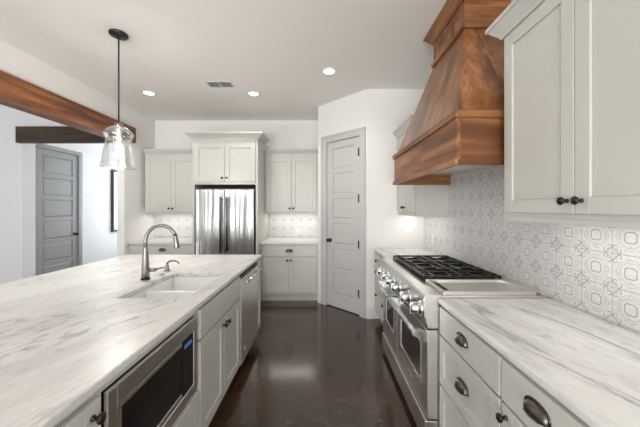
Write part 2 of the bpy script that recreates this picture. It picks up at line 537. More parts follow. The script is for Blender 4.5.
# six-panel doors (structure): local frame, width along x, front at y = 0
def six_panel_door(name, w, h, mat, knob_x, hinge_x, loc, rz, label):
    root = bpy.data.objects.new(name, None)
    COL.objects.link(root)
    root.location, root.rotation_euler = loc, (0, 0, rz)
    structure(root, label)
    mb = MB()
    st, gap = .105, .065
    mb.box(0, st, 0, .036, .012, h).box(w - st, w, 0, .036, .012, h)
    bot, top = .20, .10
    ph = (h - bot - top - 5 * gap) / 6
    z = bot
    mb.box(st, w - st, 0, .036, .012, bot).box(st, w - st, 0, .036, h - top, h)
    mb.box(st, w - st, .013, .03, bot, h - top)
    for k in range(6):
        if k < 5:
            mb.box(st, w - st, 0, .036, z + ph, z + ph + gap)
        # raised field
        m_ = .028
        x0, x1, z0, z1 = st, w - st, z, z + ph
        o = [(x0 + .008, .013, z0 + .008), (x1 - .008, .013, z0 + .008), (x1 - .008, .013, z1 - .008), (x0 + .008, .013, z1 - .008)]
        i_ = [(x0 + m_, .004, z0 + m_), (x1 - m_, .004, z0 + m_), (x1 - m_, .004, z1 - m_), (x0 + m_, .004, z1 - m_)]
        mb.add(o + i_, [(4, 5, 6, 7), (0, 1, 5, 4), (1, 2, 6, 5), (2, 3, 7, 6), (3, 0, 4, 7)])
        z += ph + gap
    mb.build('door_leaf', mat, root, bevel=.003)
    k = MB()
    k.lathe([(.030, 0), (.030, .006), (.012, .009), (.010, .035), (.022, .042), (.028, .054), (.022, .066), (.004, .070)], (knob_x, 0, .97), '-y', 20)
    tag(k.build('door_handle', M['bronze'], root), 'dark bronze round door knob')
    if hinge_x is not None:
        for hz in (.29, .95, 1.57, 2.19):
            hb = MB()
            hb.lathe([(.011, 0), (.011, .115)], (hinge_x, -.013, hz - .0575), 'z', 10)
            hb.box(hinge_x - .030, hinge_x + .006, -.005, -.0005, hz - .045, hz + .045)
            tag(hb.build('hinge', M['black_metal'], root), 'dark bronze hinge')
    return root

def casing(name, w, h, loc, rz, mat, jamb=.1):
    root = bpy.data.objects.new(name, None)
    COL.objects.link(root)
    root.location, root.rotation_euler = loc, (0, 0, rz)
    structure(root)
    cw = .09
    mb = MB()
    for x0, x1 in ((-cw - .006, -.006), (w + .006, w + cw + .006)):
        mb.box(x0, x1, -.016, -.001, 0, h + .006 + cw)
    mb.box(-.006, w + .006, -.016, -.001, h + .006, h + .006 + cw)
    # raised back band
    mb.box(-cw - .012, -cw + .012, -.026, -.001, 0, h + cw + .012).box(w + cw - .012, w + cw + .012, -.026, -.001, 0, h + cw + .012)
    mb.box(-cw + .012, w + cw - .012, -.026, -.001, h + cw - .012, h + cw + .012)
    # jamb lining
    mb.box(-.012, -.003, 0, jamb, 0, h + .012).box(w + .003, w + .012, 0, jamb, 0, h + .012).box(-.003, w + .003, 0, jamb, h + .003, h + .012)
    mb.build('door_casing', mat, root, bevel=.003)

rz_d = math.atan2(uy, ux)
WD = DT1 - DT0
six_panel_door('door_1', WD, DTOP, M['door_paint'], .062, WD - .006, diag(DT0, .012, 0), rz_d, 'tall pale greige six panel door in the angled closet wall')
casing('trim_1', WD, DTOP, diag(DT0, 0, 0), rz_d, M['door_paint'])
# hall door: faces +x, local x along +y
six_panel_door('door_2', HD1 - HD0, 2.40, M['grey_door'], HD1 - HD0 - .065, None, (-4.502, HD0, 0), PI / 2, 'grey six panel door in the hallway beyond the beams')
hc = MB().box(HD1 - HD0 + .004, HD1 - HD0 + .075, -.014, -.001, 0, 2.47).box(.0, HD1 - HD0 + .004, -.014, -.001, 2.404, 2.47)
hc.box(HD1 - HD0 + .003, HD1 - HD0 + .012, 0, .1, 0, 2.41).box(-.012, -.003, 0, .1, 0, 2.41)
o = hc.build('trim_2', M['grey_door'], bevel=.003)
o.location, o.rotation_euler = (-4.49, HD0, 0), (0, 0, PI / 2)
structure(o)

# backsplash tile
def splash(name, fn, mat):
    return structure(fn(MB()).build(name, mat))
splash('trim_3', lambda m: m.box(XR - .008, XR - .0005, -.3, 3.702, .9165, 1.78), M['tile_y'])
splash('trim_4', lambda m: m.box(-.938, A[0] - .001, YB - .008, YB - .0005, .9165, 1.366), M['tile_x'])
splash('trim_5', lambda m: m.box(XL + .001, -1.91, YB - .008, YB - .0005, .9165, 1.366), M['tile_x'])

# beams
# the wide opening below the wall header carries the beam; cut round the wall stub
bm1 = MB()
bm1.box(-3.13, -2.895, -.999, 4.261, 2.447, 2.683)
bm1.box(-2.959, -2.895, 4.261, 4.43, 2.447, 2.683)
o = bm1.build('ceiling_beam', M['beam_y'], bevel=.006)
tag(o, 'long reddish brown rustic wooden beam over the wide opening to the dining room', 'beam')
o = MB().box(-4.52, -3.135, 4.19, 4.261, 2.405, 2.645).build('doorway_beam', M['beam_x'], bevel=.005)
tag(o, 'short dark brown wooden beam above the hallway opening, behind the longer beam', 'beam')

# ------------------------------------------------------------------ cabinets (local frame: width +x, front at y = 0, depth +y)
def shaker(mb, x0, x1, z0, z1, rail=.06, y=-.021):
    mb.box(x0, x0 + rail, y, -.001, z0, z1).box(x1 - rail, x1, y, -.001, z0, z1)
    mb.box(x0 + rail, x1 - rail, y, -.001, z0, z0 + rail).box(x0 + rail, x1 - rail, y, -.001, z1 - rail, z1)
    mb.box(x0 + rail, x1 - rail, y + .009, -.001, z0 + rail, z1 - rail)
    return mb

def knob(parent, x, z, y=-.021):
    k = MB().lathe([(.009, 0), (.009, .003), (.0065, .006), (.006, .016), (.0135, .021), (.0165, .026), (.0155, .031), (.008, .035), (.002, .036)], (x, y, z), '-y', 18)
    return tag(k.build('knob', M['bronze'], parent), 'dark bronze knob')

def cup_pull(parent, x, z, y=-.021):
    m = MB()
    a, hgt, dep = .048, .036, .027
    nu, nv = 18, 8
    vs, fs = [], []
    for j in range(nv + 1):
        ph = (PI / 2) * j / nv
        for i in range(nu + 1):
            th = PI * i / nu
            vs.append((x + a * math.cos(th) * math.cos(ph * .0) * (1 - .0 * j), y - dep * math.sin(th) ** .8 * math.cos(ph), z - .014 + hgt * math.sin(ph) * (math.sin(th) ** .55)))
    for j in range(nv):
        for i in range(nu):
            k = j * (nu + 1) + i
            fs.append((k, k + 1, k + nu + 2, k + nu + 1))
    m.add(vs, fs, True)
    # thin backplate rim
    rim = []
    for i in range(nu + 1):
        th = PI * i / nu
        rim.append((x + (a + .005) * math.cos(th), y - .002, z - .014 + (hgt + .005) * math.sin(th) ** .55))
    m.tube(rim, .0024, 6)
    m.tube([(x - a, y - .002, z - .014), (x - a * .6, y - dep * .85, z - .0155), (x, y - dep, z - .016), (x + a * .6, y - dep * .85, z - .0155), (x + a, y - .002, z - .014)], .0028, 6)
    return tag(m.build('cup_pull', M['pewter'], parent, solid=.002), 'aged bronze cup pull')

def crown_mesh(x0, x1, z0, depth, left, right, out=.062, h=.08, y0=-.001):
    prof = [(0, 0), (.012, 0), (.016, .012), (out * .85, h * .72), (out, h * .76), (out, h), (0, h)]
    pts = []
    for o_, z in prof:
        path = []
        xa, xb = (x0 - o_ if left else x0), (x1 + o_ if right else x1)
        if left:
            path.append((xa, depth, z0 + z))
        path += [(xa, y0 - o_, z0 + z), (xb, y0 - o_, z0 + z)]
        if right:
            path.append((xb, depth, z0 + z))
        pts.append(path)
    nseg, m = len(pts[0]), len(prof)
    vs = [pts[i][k] for k in range(nseg) for i in range(m)]
    fs = []
    for k in range(nseg - 1):
        for i in range(m):
            j = (i + 1) % m
            fs.append((k * m + i, k * m + j, (k + 1) * m + j, (k + 1) * m + i))
    fs += [tuple(range(m)), tuple((nseg - 1) * m + i for i in range(m))]
    return MB().add(vs, fs)

def cabinet(name, label, cat, loc, rz, w, z0, z1, depth, fronts, group=None, toe=0.0, crown=None, hollow=False, body=None, light_rail=0.0):
    """fronts: ('door'|'drawer'|'slab', x0, x1, z0, z1, [('knob'|'cup', x, z)...])"""
    root = thing(name, label, cat, loc, rz, group)
    mb = MB()
    if body:
        for b_ in body:
            mb.box(*b_)
    elif hollow:
        t = .018
        mb.box(0, t, 0, depth, toe, z1).box(w - t, w, 0, depth, toe, z1).box(t, w - t, 0, depth, toe, toe + t)
        mb.box(t, w - t, depth - t, depth, toe + t, z1)
        mb.box(t, w - t, 0, .019, z1 - .03, z1).box(t, w - t, 0, .019, toe + t, toe + .03)
        mb.box(t, w - t, 0, .019, .675, .70).box(t, .03, 0, .019, toe + .03, z1 - .03).box(w - .03, w - t, 0, .019, toe + .03, z1 - .03)
    else:
        mb.box(0, w, 0, depth, z0 + toe, z1)
    if toe:
        mb.box(.0, w, .07, depth, 0, toe)
    if light_rail:
        mb.box(0, w, -.002, .018, z0 - light_rail, z0)
        mb.box(0, .018, .018, depth, z0 - light_rail, z0).box(w - .018, w, .018, depth, z0 - light_rail, z0)
    mb.build('body', M['cabinet'], root, bevel=.0015)
    for kind, x0, x1, a, b, hw in fronts:
        m = MB()
        if kind == 'slab':
            m.box(x0, x1, -.021, -.001, a, b)
        else:
            shaker(m, x0, x1, a, b, .062 if kind == 'door' else .055)
        part = m.build('door' if kind == 'door' else 'drawer_front', M['cabinet'], root, bevel=.0022)
        for t_, hx, hz in hw:
            (knob if t_ == 'knob' else cup_pull)(part, hx, hz)
    if crown:
        left, right, cz, ch, out = crown
        crown_mesh(0, w, cz, depth - .002, left, right, out, ch).build('crown', M['cabinet'], root)
    return root

E = .004
CT0, CT1 = .885, .915      # worktop slab
# --- island, fronts face +x: local x -> world +y
IX = -.703
def island_cab(name, label, y0, y1, fronts, **kw):
    return cabinet(name, label, 'cabinet', (IX, y0 + .0005, 0), PI / 2, y1 - y0 - .001, 0, CT0 - .001, .60, fronts, group=None, toe=.105, **kw)
Yi = [.10, .885, 1.592, 2.384, 2.985, 3.165]
w0 = Yi[1] - Yi[0]
island_cab('base_cabinet', 'white island cabinet with a dark knob, nearest the camera beside the microwave', Yi[0], Yi[1],
           [('door', .006, w0 / 2 - .002, .13, .86, [('knob', w0 / 2 - .035, .81)]), ('door', w0 / 2 + .002, w0 - .006, .13, .86, [('knob', w0 - .040, .815)])])
w1 = Yi[2] - Yi[1] - .001
tt = .02
mw_body = [(0, tt, 0, .60, .105, CT0 - .001), (w1 - tt, w1, 0, .60, .105, CT0 - .001), (tt, w1 - tt, 0, .60, .105, .425),
           (tt, w1 - tt, 0, .60, .853, CT0 - .001), (tt, w1 - tt, .57, .60, .425, .853)]
island_cab('microwave_cabinet', 'white island cabinet around the built in microwave with a drawer below it', Yi[1], Yi[2],
           [('slab', .006, w1 - .006, .13, .418, [('cup', w1 / 2, .30)])], body=mw_body)
w2 = Yi[3] - Yi[2] - .001
island_cab('sink_cabinet', 'white island sink base cabinet with two doors under one long blank panel', Yi[2], Yi[3],
           [('slab', .006, w2 - .006, .70, .868, []),
            ('door', .006, w2 / 2 - .002, .13, .685, [('knob', w2 / 2 - .034, .635)]),
            ('door', w2 / 2 + .002, w2 - .006, .13, .685, [('knob', w2 / 2 + .034, .635)])], hollow=True)
w4 = Yi[5] - Yi[4] - .001
island_cab('end_cabinet', 'narrow white cabinet closing the far end of the island past the dishwasher', Yi[4], Yi[5],
           [('door', .006, w4 - .006, .13, .868, [])])
# seating side of the island
mb = MB().box(-1.86, -1.306, .10, 3.165, 0, CT0 - .001)
for k in range(4):
    y = .12 + k * .76
    mb.box(-1.875, -1.86, y, y + .08, .12, .86)
mb.box(-1.875, -1.86, .10, 3.165, 0, .14).box(-1.875, -1.86, .10, 3.165, .79, .87)
tag(mb.build('island_back_panel', M['cabinet'], bevel=.002), 'white panelled seating side of the island under the marble overhang', 'panel')

# --- island worktop with the sink cut-out
SX0, SX1, SY0, SY1 = -1.205, -.792, 1.66, 2.305
mb = MB().slab([-2.22, SX0, SX1, -.678], [.08, SY0, SY1, 3.21], CT0, CT1, {(1, 1)})
o = mb.build('island_countertop', M['marble'], bevel=.006, seg=3)
tag(o, 'large white marble countertop with grey streaks on the island', 'countertop')

# --- sink
sk = thing('sink', 'white double bowl undermount sink set in the island countertop', 'sink', ((SX0 + SX1) / 2, (SY0 + SY1) / 2, .66))
oo = tuple(sk.location)
mb = MB()
t = .014
x0, x1, y0, y1, ym = SX0 - .004, SX1 + .004, SY0 - .004, SY1 + .004, 1.955
zt, zb = CT0 - .002, .675
mb.box(x0 - t, x0, y0 - t, y1 + t, zb, zt).box(x1, x1 + t, y0 - t, y1 + t, zb, zt)
mb.box(x0, x1, y0 - t, y0, zb, zt).box(x0, x1, y1, y1 + t, zb, zt)
mb.box(x0, x1, ym - .012, ym + .012, zb, zt - .012)
mb.box(x0 - t, x1 + t, y0 - t, y1 + t, zb - t, zb)
mb.build('basin', M['porcelain'], sk, oo, bevel=.006, seg=3)
for yc in ((SY0 + ym) / 2, (SY1 + ym) / 2):
    tag(MB().lathe([(.042, 0), (.042, .003), (.034, .004), (.030, .001), (.004, .001)], ((x0 + x1) / 2, yc, zb + .0005), 'z', 24).build('drain', M['nickel'], sk, oo), 'round metal drain')

# --- faucet
FX, FY = -1.297, 2.09
fc = thing('faucet', 'brushed nickel gooseneck pull down faucet behind the sink', 'faucet', (FX, FY, CT1))
oo = (FX, FY, CT1)
tag(MB().lathe([(.031, .0005), (.031, .008), (.028, .012)], oo, 'z', 24).build('base_ring', M['black_metal'], fc, oo), 'dark base ring')
MB().lathe([(.027, .010), (.0265, .06), (.023, .13), (.019, .20), (.0145, .235), (.0145, .24)], oo, 'z', 24).build('stem', M['nickel'], fc, oo)
pts = [(FX, FY, CT1 + .236), (FX, FY, CT1 + .275)]
R = .115
for i in range(1, 19):
    a = PI - PI * .86 * i / 18
    pts.append((FX + R + R * math.cos(a), FY - .004 * i / 18, CT1 + .275 + R * math.sin(a) * 1.06))
MB().tube(pts, .0135, 14).build('neck', M['nickel'], fc, oo)
e = Vector(pts[-1])
dirv = (Vector(pts[-1]) - Vector(pts[-2])).normalized()
dirh = Vector((.16, 0, -1)).normalized()
hp = [e + dirh * d for d in (0.0, .012, .02, .075, .095, .10)]
MB().tube(hp, [.0135, .0135, .016, .0195, .0205, .018], 16).build('spray_head', M['nickel'], fc, oo)
tag(MB().tube([e - dirv * .004, e + dirv * .006], .0145, 14).build('spray_collar', M['black_metal'], fc, oo), 'dark collar')
mb = MB().tube([(FX + .018, FY + .004, CT1 + .070), (FX + .070, FY + .012, CT1 + .070)], .015, 14)
mb.tube([(FX + .066, FY + .012, CT1 + .070), (FX + .092, FY + .018, CT1 + .078), (FX + .125, FY + .026, CT1 + .083)], [.008, .0075, .006], 10)
mb.build('lever', M['nickel'], fc, oo)

# --- soap dispenser
DX, DY = -1.29, 2.37
sd = thing('soap_dispenser', 'small brushed nickel soap dispenser beside the faucet', 'dispenser', (DX, DY, CT1))
oo = (DX, DY, CT1)
MB().lathe([(.024, .0005), (.024, .006), (.017, .014), (.014, .035), (.016, .045), (.011, .052), (.008, .07)], oo, 'z', 20).build('body', M['nickel'], sd, oo)
MB().tube([(DX, DY, CT1 + .066), (DX + .02, DY, CT1 + .083), (DX + .065, DY - .005, CT1 + .088), (DX + .098, DY - .008, CT1 + .074), (DX + .104, DY - .008, CT1 + .060)], [.009, .0085, .0075, .0065, .006], 12).build('spout', M['nickel'], sd, oo)
AX, AY = -1.262, 2.235
o = MB().lathe([(.017, .0005), (.017, .004), (.012, .006), (.011, .008), (.003, .008)], (AX, AY, CT1), 'z', 18).build('air_switch_button', M['nickel'], None, (AX, AY, CT1))
tag(o, 'tiny round metal button in the countertop between faucet and soap dispenser', 'button')

# --- microwave
MW0, MW1 = .925, 1.556
mw = thing('microwave', 'built in microwave with stainless trim and black window in the island', 'microwave', (IX, MW0, .43), PI / 2)
w, zl = MW1 - MW0, .43
def mz(z):
    return z - zl
mb = MB()
z0, z1 = mz(.443), mz(.848)
y0 = -.016
mb.box(-.012, .030, y0, -.001, z0, z1).box(w - .03, w + .012, y0, -.001, z0, z1)
mb.box(.03, w - .03, y0, -.001, z1 - .070, z1).box(.03, w - .03, y0, -.001, z0, z0 + .052)
mb.build('trim_frame', M['steel'], mw, bevel=.003)
tag(MB().box(.004, w - .004, .003, .50, mz(.446), mz(.845)).build('case', M['black'], mw), 'black case')
fx0, fx1, fz0, fz1 = .034, w - .034, z0 + .056, z1 - .074
cx = fx1 - .115
mb = MB()
mb.box(fx0, fx0 + .022, -.013, -.001, fz0, fz1).box(fx0 + .022, cx - .003, -.013, -.001, fz1 - .018, fz1).box(fx0 + .022, cx - .003, -.013, -.001, fz0, fz0 + .022)
dr = mb.build('door', M['steel'], mw, bevel=.002)
tag(MB().box(fx0 + .022, cx - .003, -.010, -.002, fz0 + .022, fz1 - .018).build('window', M['dark_glass'], dr), 'black window')
cp = MB().box(cx, fx1, -.013, -.001, fz0, fz1).build('control_panel', M['dark_glass'], mw, bevel=.001)
tag(cp, 'black control panel')
tag(MB().box(cx + .02, fx1 - .02, -.0142, -.0131, fz1 - .045, fz1 - .025).build('display', M['display'], cp), 'blue lit display')
for r in range(7):
    for c in range(3):
        xx, zz = cx + .024 + c * .027, fz1 - .085 - r * .023
        MB().box(xx, xx + .014, -.0136, -.0131, zz, zz + .006).build('button', M['rod'], cp)

# --- dishwasher
dw = thing('dishwasher', 'stainless steel dishwasher with a bar handle in the island', 'dishwasher', (IX, Yi[3] + .003, 0), PI / 2)
w = Yi[4] - Yi[3] - .006
tag(MB().box(0, w, .002, .57, .105, .865).box(0, w, .06, .57, 0, .105).build('tub', M['black'], dw), 'black tub and kick plate')
mb = MB().box(.002, w - .002, -.026, 0, .115, .838)
dd = mb.build('door', M['steel'], dw, bevel=.004)
tag(MB().box(.002, w - .002, -.024, 0, .840, .868).build('control_strip', M['black_metal'], dw, bevel=.002), 'black control strip')
mb = MB().tube([(.045, -.062, .802), (w - .045, -.062, .802)], .0125, 14)
for x in (.075, w - .075):
    mb.tube([(x, -.024, .802), (x, -.062, .802)], .010, 12)
mb.build('handle', M['chrome'], dd)
tag(MB().box(.09, .15, -.0285, -.026, .205, .222).build('badge', M['chrome'], dd), 'small metal badge')

# --- rear wall, right: base cabinet, worktop, wall cabinet
YF = 4.36
X0b, X1b = -.938, -.064
wb = X1b - X0b
cabinet('base_cabinet', 'pale base cabinet with one drawer over two doors, right of the refrigerator', 'cabinet', (X0b, YF, 0), 0, wb, 0, CT0 - .001, YB - YF - .002,
        [('slab', .035, wb - .03, .70, .868, [('cup', wb / 2, .785)]),
         ('door', .035, wb / 2 - .002, .15, .685, [('knob', wb / 2 - .028, .64)]),
         ('door', wb / 2 + .002, wb - .03, .15, .685, [('knob', wb / 2 + .028, .64)])], toe=.115)
o = MB().box(X0b, X1b + .001, YF - .028, YB - .001, CT0, CT1).build('rear_countertop', M['quartz'], bevel=.004)
tag(o, 'short white countertop right of the refrigerator against the rear wall', 'countertop')
UZ0, UZ1 = 1.37, 2.335
def rear_upper(label, x0, x1, split=None):
    w = x1 - x0
    s_ = split if split else w / 2
    r = cabinet('wall_cabinet', label, 'cabinet', (x0, 4.68, 0), 0, w, UZ0, UZ1 + .055, YB - 4.68 - .001,
                [('door', .028, s_ - .002, UZ0 + .012, 2.268, [('knob', s_ - .030, UZ0 + .062)]),
                 ('door', s_ + .002, w - .028, UZ0 + .012, 2.268, [('knob', s_ + .030, UZ0 + .062)])],
                crown=(False, False, UZ1, .065, .05), light_rail=.02)
    tag(MB().box(.06, w - .06, .10, .135, UZ0 - .014, UZ0 - .001).build('light_bar', M['led'], r), 'lit strip light')
    return r
rear_upper('pale two door wall cabinet right of the refrigerator above the lit tile', X0b + .001, X1b)
rear_upper('pale two door wall cabinet in the left corner of the rear wall', -2.91, -1.99, .438)
# --- rear wall, left
wb2 = -1.912 + 2.955
cabinet('base_cabinet', 'pale base cabinet left of the refrigerator, mostly behind the island', 'cabinet', (-2.955, YF, 0), 0, wb2, 0, CT0 - .001, YB - YF - .002,
        [('slab', .05, wb2 - .02, .70, .868, [('cup', wb2 / 2, .80)]),
         ('door', .05, wb2 / 2 - .002, .15, .685, [('knob', wb2 / 2 - .028, .64)]),
         ('door', wb2 / 2 + .002, wb2 - .02, .15, .685, [('knob', wb2 / 2 + .028, .64)])], toe=.115)
o = MB().box(-2.957, -1.911, YF - .028, YB - .001, CT0, CT1).build('rear_countertop', M['quartz'], bevel=.004)
tag(o, 'short white countertop left of the refrigerator in the corner', 'countertop')

# --- refrigerator surround and refrigerator
RX0, RX1, RY = -1.906, -.941, 4.18
w = RX1 - RX0
sr = thing('refrigerator_surround', 'tall pale cabinet surround with two doors above the refrigerator and a deep crown', 'cabinet', (RX0, RY, 0), 0)
dp = YB - RY - .002
MB().box(0, .032, 0, dp, 0, 2.50).build('side_panel', M['cabinet'], sr, bevel=.0015)
MB().box(w - .032, w, 0, dp, 0, 2.50).build('side_panel', M['cabinet'], sr, bevel=.0015)
MB().box(.033, w - .033, 0, dp, 1.785, 2.50).build('body', M['cabinet'], sr, bevel=.0015)
for a, b, kx in ((.034, w / 2 - .002, w / 2 - .034), (w / 2 + .002, w - .034, w / 2 + .034)):
    d_ = shaker(MB(), a, b, 1.826, 2.39, .07).build('door', M['cabinet'], sr, bevel=.0022)
    knob(d_, kx, 1.88)
crown_mesh(0, w, 2.455, YB - RY - .45, True, True, .085, .085).build('crown', M['cabinet'], sr)
fr = thing('refrigerator', 'stainless french door refrigerator with two tall bar handles', 'refrigerator', (RX0 + .047, RY - .012, 0), 0)
fw = .862
tag(MB().box(0, fw, .062, dp - .05, .02, 1.74).build('case', M['black_metal'], fr), 'dark case')
for a, b, hx in ((.003, fw / 2 - .003, fw / 2 - .045), (fw / 2 + .003, fw - .003, fw / 2 + .045)):
    d_ = MB().box(a, b, 0, .058, .72, 1.715).build('door', M['fridge_steel'], fr, bevel=.006, seg=3)
    hb = MB().tube([(hx, -.05, .80), (hx, -.05, 1.60)], .013, 12)
    for z in (.84, 1.56):
        hb.tube([(hx, 0.002, z), (hx, -.05, z)], .010, 10)
    tag(hb.build('handle', M['dark_steel'], d_), 'dark steel bar handle')
d_ = MB().box(.003, fw - .003, 0, .058, .09, .712).build('freezer_drawer', M['fridge_steel'], fr, bevel=.006, seg=3)
hb = MB().tube([(.10, -.05, .66), (fw - .10, -.05, .66)], .013, 12)
for x in (.14, fw - .14):
    hb.tube([(x, .002, .66), (x, -.05, .66)], .010, 10)
hb.build('handle', M['dark_steel'], d_)

# --- right side base cabinets, fronts face -x: local x -> world -y
RXF = .702
RNG0, RNG1 = 1.660, 2.878
rdep = XR - RXF - .010
def right_cab(label, yfar, ynear, fronts, name='drawer_cabinet'):
    return cabinet(name, label, 'cabinet', (RXF, yfar - .0005, 0), -PI / 2, yfar - ynear - .001, 0, CT0 - .001, rdep, fronts, toe=.105)
w = 1.655 - 1.088
c_ = w / 2
right_cab('white cabinet of three stacked drawers with cup pulls, just right of the range', 1.655, 1.088,
          [('slab', .006, w - .006, .715, .868, [('cup', c_ - .01, .80)]),
           ('drawer', .006, w - .006, .43, .703, [('cup', c_ - .01, .575)]),
           ('drawer', .006, w - .006, .13, .418, [('cup', c_ - .01, .29)])])
w = 1.087 - .712
right_cab('white cabinet with a cup pull drawer over a door, nearest the camera on the right', 1.087, .712,
          [('slab', .006, w - .006, .715, .868, [('cup', w / 2, .80)]),
           ('door', .006, w - .006, .13, .703, [('knob', .036, .665)])], 'base_cabinet')
w = .711 + .30
right_cab('white double door base cabinet below the near end of the right countertop', .711, -.30,
          [('door', .006, w / 2 - .002, .13, .868, [('knob', w / 2 - .035, .82)]), ('door', w / 2 + .002, w - .006, .13, .868, [('knob', w / 2 + .035, .82)])], 'base_cabinet')
YE = B[1] - .018
w = YE - 2.882 - .001
right_cab('white drawer cabinet between the range and the closet wall', YE, 2.882,
          [('slab', .006, w * .46, .715, .868, [('knob', w * .23, .79)]), ('slab', w * .46 + .004, w - .006, .715, .868, [('knob', w * .72, .79)]),
           ('drawer', .006, w * .46, .43, .703, [('knob', w * .23, .655)]), ('drawer', w * .46 + .004, w - .006, .43, .703, [('knob', w * .72, .655)]),
           ('drawer', .006, w * .46, .13, .418, [('knob', w * .23, .37)]), ('drawer', w * .46 + .004, w - .006, .13, .418, [('knob', w * .72, .37)])])
o = MB().box(.676, XR - .009, -.32, 1.6555, CT0, CT1).build('range_side_countertop', M['marble_vein'], bevel=.006, seg=3)
tag(o, 'white marble countertop with long grey veins on the right in front of the range', 'countertop')
o = MB().box(.676, XR - .009, 2.8815, B[1] - .001, CT0, CT1).build('range_side_countertop', M['marble_vein'], bevel=.006, seg=3)
tag(o, 'small white marble countertop between the range and the closet wall', 'countertop')

# --- right side wall cabinets
UF = 1.002
ud = XR - UF - .002
def right_upper(label, yfar, ynear, crown, front=1.002, drop=0.0):
    w = yfar - ynear
    top = 2.348 - drop * 1.6
    r = cabinet('wall_cabinet', label, 'cabinet', (front, yfar, 0), -PI / 2, w, 1.395 - drop, 2.44 - drop * 1.6, XR - front - .002,
                [('door', .034, w / 2 - .002, 1.418 - drop, top, [('knob', w / 2 - .032, 1.468 - drop)]),
                 ('door', w / 2 + .002, w - .034, 1.418 - drop, top, [('knob', w / 2 + .032, 1.468 - drop)])],
                crown=(*crown, 2.37 - drop * 1.6, .085, .066), light_rail=.022)
    tag(MB().box(.06, w - .06, .10, .135, 1.382 - drop, 1.3945 - drop).build('light_bar', M['led'], r), 'lit strip light')
    return r
right_upper('large pale two door wall cabinet on the right, nearest the camera', 1.566, .647, (True, False))
right_upper('pale two door wall cabinet beyond the wooden range hood by the closet wall', B[1] - .002, 2.985, (False, False), .987, .022)

# --- range hood
HX0, HX1, HY0, HY1 = .752, XR - .009, 1.588, 2.955
hd = thing('range_hood', 'tall brown stained wooden range hood tapering up to the ceiling', 'range hood', (1.05, 2.27, 1.68))
oo = tuple(hd.location)
t = .022
MB().box(HX0, HX0 + t, HY0, HY1, 1.682, 1.95).build('front_board', M['wood_y'], hd, oo, bevel=.002)
MB().box(HX0 + t, HX1, HY0, HY0 + t, 1.682, 1.95).build('side_board', M['wood_x'], hd, oo, bevel=.002)
MB().box(HX0 + t, HX1, HY1 - t, HY1, 1.682, 1.95).build('side_board', M['wood_x'], hd, oo, bevel=.002)
def band(z0, z1, x0, y0, y1, p, name):
    m = MB()
    m.box(x0 - p, x0 - .0002, y0 - p, y1 + p, z0, z1, 0)
    m.box(x0 - .0002, HX1, y0 - p, y0 - .0002, z0, z1, 1).box(x0 - .0002, HX1, y1 + .0002, y1 + p, z0, z1, 1)
    m.build(name, [M['wood_y'], M['wood_x']], hd, oo, bevel=.002)
band(1.680, 1.712, HX0, HY0, HY1, .014, 'lower_trim')
band(1.944, 1.984, HX0, HY0, HY1, .016, 'upper_trim')
m = MB().box(HX0 + t, HX1, HY0 + t, HY1 - t, 1.776, 1.79)
for k in range(3):
    yy = HY0 + .20 + k * .33
    m.box(HX0 + .10, HX1 - .10, yy, yy + .31, 1.768, 1.776)
tag(m.build('liner', M['steel'], hd, oo, bevel=.002), 'stainless steel liner')
CX0, CY0, CY1, CZ = 1.003, 2.0, 2.542, 2.705
v0 = [(HX0 + .004, HY0 + .004, 1.95), (HX1, HY0 + .004, 1.95), (HX1, HY1 - .004, 1.95), (HX0 + .004, HY1 - .004, 1.95)]
v1 = [(CX0, CY0, CZ), (HX1, CY0, CZ), (HX1, CY1, CZ), (CX0, CY1, CZ)]
XJ = 1.085
j0, j1, j2, j3 = (XJ, HY0 + .004, 1.95), (XJ, HY1 - .004, 1.95), (XJ, CY0, CZ), (XJ, CY1, CZ)
MB().hexa([v0[0], j0, j1, v0[3], v1[0], j2, j3, v1[3]]).build('front_panel', M['wood_z'], hd, oo, bevel=.0015)
MB().hexa([j0, v0[1], v0[2], j1, j2, v1[1], v1[2], j3]).build('rear_panel', M['wood_z2'], hd, oo, bevel=.0015)
MB().box(CX0 - .004, HX1, CY0 - .004, CY1 + .004, CZ, CEIL - .001).build('chimney', M['wood_x'], hd, oo, bevel=.0015)
band(CZ - .006, CZ + .026, CX0 - .004, CY0 - .004, CY1 + .004, .016, 'chimney_band')
# chimney crown: local sweep on three sides
prof = [(0, 0), (.010, 0), (.06, .068), (.068, .072), (.068, .089), (0, .089)]
vs, fs = [], []
for o_, z in prof:
    zz = CEIL - .09 + z
    vs += [(HX1, CY0 - .004 - o_, zz), (CX0 - .004 - o_, CY0 - .004 - o_, zz), (CX0 - .004 - o_, CY1 + .004 + o_, zz), (HX1, CY1 + .004 + o_, zz)]
for i in range(len(prof)):
    j = (i + 1) % len(prof)
    for k in range(3):
        fs.append((i * 4 + k, i * 4 + k + 1, j * 4 + k + 1, j * 4 + k))
fs += [tuple(i * 4 for i in range(len(prof))), tuple(i * 4 + 3 for i in range(len(prof)))]
MB().add(vs, fs).build('crown', M['wood_y'], hd, oo)

